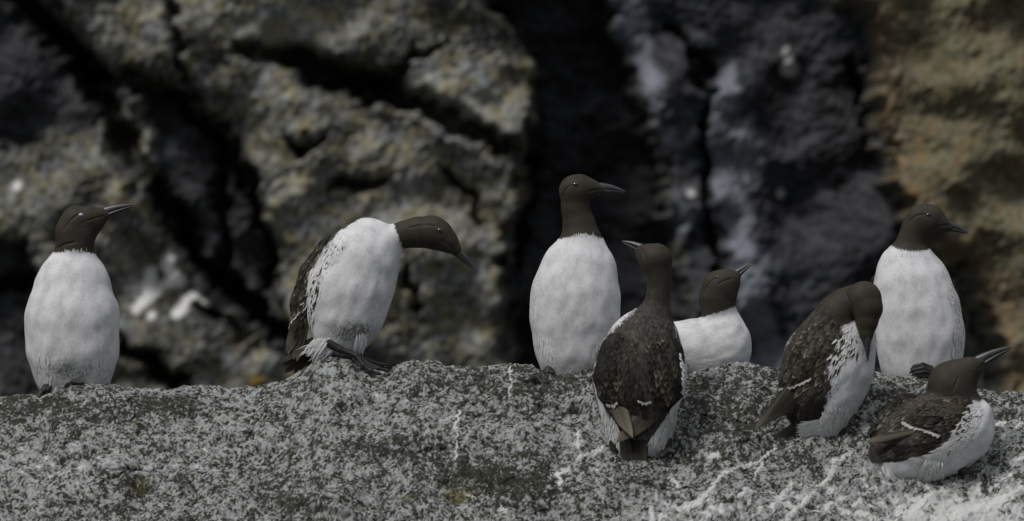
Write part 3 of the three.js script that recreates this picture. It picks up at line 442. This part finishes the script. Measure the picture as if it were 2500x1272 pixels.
bird({ label: 'guillemot seen from behind, brown back and crossed wingtips, bill to the left', base: [1556, 1125], z0: zAt(1556, 1126) - 48, tailward: [-.02, -1, .1], q: .78,
  body: [[[1586, 795, 0, 50], [1572, 848, 4, 88], [1563, 902, 8, 110], [1561, 942, 8, 104], [1559, 1000, 2, 90], [1559, 1055, 0, 78], [1552, 1090, 0, 50]]],
  head: [[[1603, 634, 0, 36], [1609, 670, 0, 27], [1610, 700, 0, 24.5], [1606, 730, 0, 26], [1598, 772, 0, 37], [1586, 815, 0, 55]], [[1601, 632, 0, 34], [1580, 622, -14, 22], [1562, 610, -22, 11]]], headK: 16,
  collar: [1590, 800, 0, 1], neckGrey: 720, bill: { base: [1572, 614, -16], tip: [1519, 587, -34], h: 29, w: 17, droop: .5 }, furrows: [[[1570, 612, 1.4], [1573, 630, 2], [1580, 650, 1.4]]],
  dark: [[1566, 740], [1526, 776], [1482, 816], [1448, 866], [1455, 920], [1460, 970], [1478, 1000], [1500, 1040], [1520, 1075], [1528, 1140], [1575, 1140], [1590, 1080], [1620, 1040], [1640, 990], [1662, 950], [1668, 900], [1664, 850], [1650, 800], [1644, 740]], darkBack: -34,
  wings: [{ form: [[1512, 862, 54, 50], [1494, 918, 62, 44], [1492, 956, 64, 32], [1500, 985, 68, 16]], q: .5, coverts: 190, tailward: [.08, -1, 0], flight: fan(8, [1468, 940, 58], [1514, 945, 62], [1522, 1048, 90], [1543, 1068, 97], 17, .3, .8), bar: { n: 9, line: [[1480, 982], [1496, 986], [1504, 978]], dir: [.1, -1, 0] } },
    { form: [[1616, 866, 54, 52], [1622, 922, 62, 46], [1606, 954, 66, 32], [1618, 982, 66, 18]], q: .5, coverts: 200, tailward: [-.06, -1, 0], flight: fan(9, [1664, 962, 50], [1600, 944, 64], [1530, 1070, 82], [1500, 1080, 86], 20, .2, .65), bar: { n: 11, len: 7, line: [[1556, 974], [1570, 980], [1586, 976]], dir: [-.1, -1, 0] } }],
  tail: fan(8, [1516, 1050, 58], [1574, 1048, 60], [1522, 1124, 62], [1572, 1122, 64], 15, .0, .12),
  loose: [{ name: 'back_feathers', n: 200, area: [[1545, 815], [1630, 815], [1650, 860], [1600, 900], [1545, 900], [1490, 860]], len: 11, wid: 5, base: [.03, .027, .023], base2: [.055, .05, .042], tip: [.1, .09, .075], lift: .8 }, { name: 'rump_feathers', n: 160, area: [[1530, 900], [1545, 900], [1570, 960], [1580, 1040], [1510, 1040], [1510, 960]], len: 22, wid: 5, base: [.014, .013, .011], base2: [.04, .034, .028], lift: 1.2 },
    { name: 'thigh_feathers', n: 220, area: [[1470, 1000], [1492, 1010], [1515, 1060], [1520, 1085], [1490, 1085], [1474, 1050]], dir: [.12, -1, .15], spread: .8, len: 30, wid: 4.5, base: WHITE, base2: [.5, .5, .5], lift: 4.5, stiff: .4 }, { name: 'thigh_feathers', n: 300, area: [[1640, 985], [1652, 990], [1648, 1070], [1600, 1075], [1585, 1085], [1600, 1050], [1625, 1020]], dir: [-.2, -1, .15], spread: .8, len: 30, wid: 4.5, base: WHITE, base2: [.5, .5, .5], lift: 4.5, stiff: .4 }, { name: 'flank_feathers', n: 40, area: [[1655, 850], [1672, 890], [1672, 940], [1664, 940], [1660, 890]], dir: [.1, -1, .1], spread: .5, len: 14, wid: 7, base: WHITE, lift: 2 }],
  feet: [{ bones: [[[1500, 1080, 30, 14], [1500, 1112, 34, 10]], [[1500, 1112, 34, 10], [1492, 1124, 58, 7]], [[1500, 1112, 34, 9], [1510, 1124, 56, 7]]] }, { bones: [[[1625, 1075, 20, 16], [1628, 1098, 24, 11]], [[1628, 1098, 24, 10], [1645, 1102, 40, 6]], [[1628, 1098, 24, 10], [1615, 1112, 48, 7]]] }] });

bird({ label: 'guillemot crouching behind the crest with its bill tilted up, half hidden', base: [1740, 890], z0: -100, tailward: [-1, -.3, 0],
  body: [[[1773, 792, 0, 38], [1764, 826, 0, 62], [1757, 850, 0, 72], [1700, 850, 0, 70], [1640, 856, 0, 66], [1590, 870, 0, 45]], [[1757, 855, 0, 72], [1730, 880, 0, 60]]],
  head: [[[1760, 790, 0, 40], [1754, 755, 2, 40], [1750, 728, 4, 42], [1757, 702, 6, 41]], [[1757, 702, 6, 40], [1774, 688, 8, 29], [1798, 672, 9, 11]], [[1765, 715, 6, 34], [1790, 692, 9, 13]]],
  collar: [1742, 766, -.3, .95], furrows: [[[1748, 676, 2], [1734, 686, 2.4], [1722, 702, 2.4], [1714, 720, 1.8]], [[1787, 680, 2], [1770, 684, 2], [1752, 694, 1.4]]],
  eyes: [[1750, 676, 5.5]], bill: { base: [1792, 676, 9], tip: [1833, 646, 10], h: 24, w: 15, droop: .3, up: [-.5, .85, 0] },
  dorsal: [-.15, .78, -.6], dorsalAt: .9, wings: [{ form: [[1700, 806, -46, 26], [1640, 812, -46, 28], [1580, 850, -40, 12]] }],
  loose: [{ name: 'belly_down', n: 80, area: [[1690, 880], [1760, 872], [1760, 888], [1690, 905]], dir: [-1, -.4, .2], len: 16, wid: 4, base: WHITE, lift: 1.2, stiff: .2 }] });

bird({ label: 'guillemot preening with its head bowed and bill tucked into its breast', base: [2010, 1085], z0: zAt(2010, 1088) - 38, tailward: [-.5, -.85, 0], q: .74, headK: 7, neckK: 9, furrows: [[[2062, 716, 2], [2068, 735, 3.4], [2075, 756, 3.6], [2082, 780, 3]]],
  body: [[[2062, 792, 0, 66], [2042, 842, 0, 94], [2022, 890, 0, 110], [2008, 935, 0, 104], [1998, 985, 0, 80], [1996, 1025, 0, 58], [1985, 1045, 0, 38]]],
  head: [[[2030, 800, 10, 58], [2044, 768, 16, 50], [2064, 748, 20, 44], [2086, 734, 26, 40]], [[2106, 729, 52, 43], [2114, 752, 60, 36], [2113, 785, 66, 25], [2111, 815, 70, 15], [2112, 842, 72, 8.5]]],
  collar: [2040, 790, .8, .6], collarReach: 4, bill: { base: [2112, 832, 72], tip: [2114, 882, 70], h: 21, w: 17, droop: .1, up: [.25, 0, 1] },
  dark: [[2020, 730], [2090, 760], [2082, 782], [2043, 780], [2057, 811], [2041, 837], [2026, 864], [2017, 890], [2023, 917], [2026, 940], [2018, 970], [2011, 992], [2000, 1026], [1975, 1040], [1951, 1062], [1880, 1090], [1840, 1060], [1880, 900], [1960, 770], [1990, 730]], darkBack: -70,
  flecks: [[2045, 800], [2085, 800], [2100, 850], [2125, 850], [2115, 885], [2080, 860], [2050, 880], [2040, 920], [2046, 960], [2030, 990], [2018, 960], [2020, 880]],
  wings: [{ form: [[2012, 828, 44, 46], [1982, 880, 54, 50], [1948, 922, 50, 34], [1915, 948, 46, 16]], q: .5, coverts: 230, tailward: [-.6, -.8, 0], flight: fan(9, [2016, 914, 52], [1926, 934, 62], [1874, 1030, 50], [1838, 1051, 53], 22, .1, .6), bar: { n: 22, line: [[1905, 946], [1930, 942], [1955, 932], [1976, 922]], dir: [-.5, -.85, 0] } }],
  tail: [[1960, 1020, 1884, 1082, 20, 20, 14, .1], [1962, 1026, 1892, 1086, 18, 24, 18, .25], [1964, 1030, 1902, 1086, 16, 28, 20, .05]], tailNormal: [.3, .3, .9],
  loose: [{ name: 'back_feathers', n: 200, area: [[1990, 790], [2040, 790], [2050, 815], [2010, 830], [1960, 900], [1930, 930], [1908, 930], [1925, 860], [1955, 810]], len: 15, wid: 6, base: [.035, .031, .026], base2: [.075, .066, .054], tip: [.15, .135, .11], lift: 1.6 }, { name: 'rump_feathers', n: 170, area: [[2010, 945], [2008, 990], [1990, 1030], [1950, 1045], [1910, 1050], [1910, 1010], [1960, 970]], len: 20, wid: 6, base: [.016, .014, .012], base2: [.03, .026, .022], lift: 1 },
    { name: 'breast_feathers', n: 90, area: [[2050, 790], [2085, 795], [2095, 850], [2060, 870], [2040, 920], [2022, 900], [2030, 865]], dir: [-.5, -.8, .2], spread: .8, len: 26, wid: 5, base: WHITE, base2: [.6, .6, .6], lift: 2, stiff: .15 }, { name: 'breast_feathers', n: 46, area: [[2055, 810], [2085, 820], [2095, 860], [2060, 870], [2035, 920], [2026, 900], [2036, 865]], dir: [-.5, -.8, .2], spread: .8, len: 24, wid: 4, base: [.03, .028, .026], lift: 2, stiff: .15 },
    { name: 'thigh_feathers', n: 460, area: [[2010, 990], [2075, 985], [2070, 1030], [2040, 1055], [1990, 1045]], dir: [.0, -1, .1], spread: .6, len: 34, wid: 3.2, base: WHITE, base2: [.6, .6, .6], lift: 2, stiff: .5 }, { name: 'undertail_down', n: 240, area: [[1985, 1025], [2005, 1020], [2010, 1050], [1985, 1052]], dir: [-1, -.45, .1], spread: .6, len: 44, wid: 3.4, base: WHITE, base2: [.62, .62, .62], lift: 3, stiff: .7 }],
  feet: [{ bones: [[[2052, 1050, 10, 16], [2055, 1082, 16, 10]], [[2055, 1082, 16, 9], [2085, 1082, 34, 7], [2108, 1070, 30, 6]], [[2055, 1082, 16, 9], [2075, 1092, 46, 7]], [[2055, 1082, 16, 8], [2040, 1092, 46, 6]]] }, { bones: [[[1985, 1050, 20, 16], [1978, 1082, 26, 12]], [[1978, 1082, 26, 11], [1962, 1094, 50, 8]], [[1978, 1082, 26, 11], [1990, 1096, 52, 8]]] }] });

bird({ label: 'guillemot standing upright behind the preening bird, looking right, foot drawn up', base: [2245, 915], z0: -85, tailward: [.05, -1, 0],
  body: [[[2218, 666, 0, 78], [2228, 706, 4, 92], [2240, 762, 6, 101], [2247, 820, 6, 105], [2247, 868, 4, 99], [2245, 892, 0, 88]]],
  head: [[[2220, 660, 2, 60], [2220, 625, 2, 44], [2226, 592, 4, 36], [2238, 558, 6, 36], [2252, 540, 8, 39], [2268, 536, 8, 37]], [[2268, 538, 8, 35], [2292, 548, 11, 22], [2320, 554, 13, 10]]],
  collar: [2212, 618, 0, 1], collarBow: .3, furrows: [[[2255, 523, 2], [2236, 526, 2.2], [2220, 538, 2], [2212, 548, 1.4]], [[2292, 552, 1.4], [2306, 550, 2], [2318, 552, 1.4]]],
  eyes: [[2264, 524, 7]], bill: { base: [2312, 553, 13], tip: [2364, 568, 16], h: 28, w: 17, droop: .5, up: [.2, 1, 0] },
  flecks: [[2310, 690], [2335, 700], [2356, 800], [2350, 880], [2335, 850], [2330, 760]],
  wings: [{ form: [[2318, 700, -40, 22], [2338, 780, -40, 22], [2330, 860, -44, 16]], coverts: 40 }, { form: [[2150, 690, -50, 22], [2150, 780, -52, 24], [2160, 860, -55, 14]] }],
  feet: [{ bones: [[[2280, 910, 70, 8], [2266, 900, 90, 6]], [[2266, 896, 90, 5.5], [2246, 888, 95, 5], [2226, 893, 93, 4.5], [2217, 899, 92, 2]], [[2268, 903, 92, 5.5], [2246, 897, 97, 5], [2224, 902, 95, 4.5], [2215, 908, 94, 2]], [[2270, 910, 93, 5], [2248, 906, 98, 4.5], [2228, 910, 97, 4], [2220, 914, 96, 2]]] }],
  loose: [{ name: 'collar_down', n: 18, area: [[2195, 618], [2230, 618], [2230, 632], [2195, 630]], dir: [0, 1, .1], spread: 1.2, len: 8, wid: 2, base: [.6, .6, .6], lift: 1, stiff: .3 }, { name: 'flank_feathers', n: 150, area: [[2300, 680], [2325, 700], [2350, 820], [2340, 880], [2320, 860], [2325, 760]], dir: [.2, -1, .1], spread: .4, len: 22, wid: 6, base: WHITE, base2: [.55, .55, .56], lift: 2, stiff: .2 }] });

bird({ label: 'guillemot resting low on the right of the slope, bill pointing up right', base: [2265, 1180], z0: zAt(2265, 1188) - 56, tailward: [-.95, -.35, 0], q: .8,
  body: [[[2374, 1018, 0, 50], [2342, 1048, 0, 82], [2292, 1060, 0, 102], [2242, 1084, 0, 97], [2198, 1108, 0, 72], [2162, 1126, 0, 44]], [[2242, 1100, 0, 80], [2192, 1140, 4, 48], [2166, 1152, 6, 34]]],
  head: [[[2330, 985, 0, 62], [2322, 945, 4, 56], [2318, 930, 5, 46], [2338, 920, 6, 42]], [[2338, 920, 6, 41], [2366, 900, 8, 27], [2398, 884, 8, 12]], [[2345, 935, 6, 38], [2378, 905, 8, 17]]],
  collar: [2320, 962, .18, .98], furrows: [[[2334, 922, 2], [2328, 938, 2.4], [2324, 952, 1.6]], [[2386, 900, 1.4], [2398, 890, 2], [2404, 884, 1.4]]],
  bill: { base: [2394, 886, 8], tip: [2471, 844, 10], h: 36, w: 19, droop: .5, up: [-.5, .85, 0] },
  dark: [[2240, 930], [2394, 970], [2394, 980], [2373, 976], [2372, 995], [2362, 1008], [2346, 1021], [2333, 1037], [2329, 1050], [2318, 1065], [2298, 1083], [2283, 1092], [2263, 1107], [2254, 1114], [2223, 1114], [2199, 1125], [2159, 1127], [2128, 1132], [2090, 1090], [2100, 1040], [2180, 970]], darkBack: -20, dorsal: [-.35, .9, -.2], dorsalAt: .55,
  flecks: [[2360, 1010], [2385, 1000], [2385, 1050], [2350, 1100], [2310, 1120], [2290, 1110], [2330, 1060]],
  wings: [{ form: [[2328, 1012, 46, 44], [2280, 1030, 56, 46], [2232, 1038, 54, 32], [2204, 1034, 52, 14]], q: .5, coverts: 250, tailward: [-.92, -.35, 0], flight: fan(9, [2328, 1062, 64], [2228, 1050, 78], [2154, 1078, 60], [2111, 1076, 62], 25, .1, .8), bar: { n: 24, line: [[2202, 1028], [2224, 1040], [2262, 1050], [2288, 1060]], dir: [-.7, -.7, 0] } },
    { form: [[2210, 985, -10, 26], [2170, 1020, -4, 22], [2130, 1058, 0, 9]], q: .7, coverts: 90, tailward: [-.75, -.65, 0] }],
  tail: [[2180, 1095, 2128, 1120, 20, 50, 40, .05], [2180, 1100, 2132, 1128, 20, 54, 42, .2], [2182, 1090, 2122, 1108, 20, 44, 34, 0]], tailNormal: [.2, .2, .95],
  loose: [{ name: 'back_feathers', n: 260, area: [[2260, 960], [2360, 975], [2365, 1000], [2320, 1010], [2240, 1010], [2200, 1010], [2220, 975]], len: 15, wid: 7, base: [.03, .026, .022], base2: [.07, .06, .047], tip: [.14, .12, .095], lift: 2 }, { name: 'rump_feathers', n: 150, area: [[2140, 1085], [2280, 1080], [2260, 1105], [2200, 1120], [2135, 1125]], len: 18, wid: 6, base: [.015, .013, .011], base2: [.034, .029, .024], lift: 1 },
    { name: 'flank_feathers', n: 300, area: [[2375, 985], [2400, 985], [2390, 1040], [2350, 1100], [2290, 1130], [2262, 1115], [2310, 1080], [2335, 1045]], dir: [-.8, -.5, .15], spread: .7, len: 28, wid: 5.5, base: WHITE, base2: [.6, .6, .6], lift: 2, stiff: .12 }, { name: 'flank_feathers', n: 30, area: [[2360, 1015], [2380, 1010], [2370, 1050], [2330, 1100], [2300, 1110], [2320, 1075]], dir: [-.8, -.5, .15], spread: .7, len: 17, wid: 3.6, base: [.06, .06, .06], lift: 2, stiff: .15 },
    { name: 'thigh_feathers', n: 380, area: [[2255, 1115], [2300, 1120], [2300, 1160], [2262, 1165], [2250, 1140]], dir: [-.3, -1, .12], spread: 1, len: 34, wid: 3.2, base: WHITE, base2: [.6, .6, .6], lift: 2, stiff: .6 }, { name: 'undertail_down', n: 260, area: [[2135, 1132], [2170, 1140], [2180, 1172], [2150, 1170]], dir: [.3, -1, .12], spread: .6, len: 48, wid: 3.4, base: WHITE, base2: [.62, .62, .62], lift: 2, stiff: .7 }],
  feet: [{ bones: [[[2210, 1165, 30, 18], [2205, 1188, 40, 12]], [[2205, 1188, 40, 10], [2180, 1200, 62, 7]], [[2205, 1188, 40, 10], [2222, 1200, 66, 7]]] }, { bones: [[[2330, 1130, 20, 14], [2350, 1150, 30, 9], [2388, 1146, 36, 6]]] }] });

renderer.render(scene, camera);
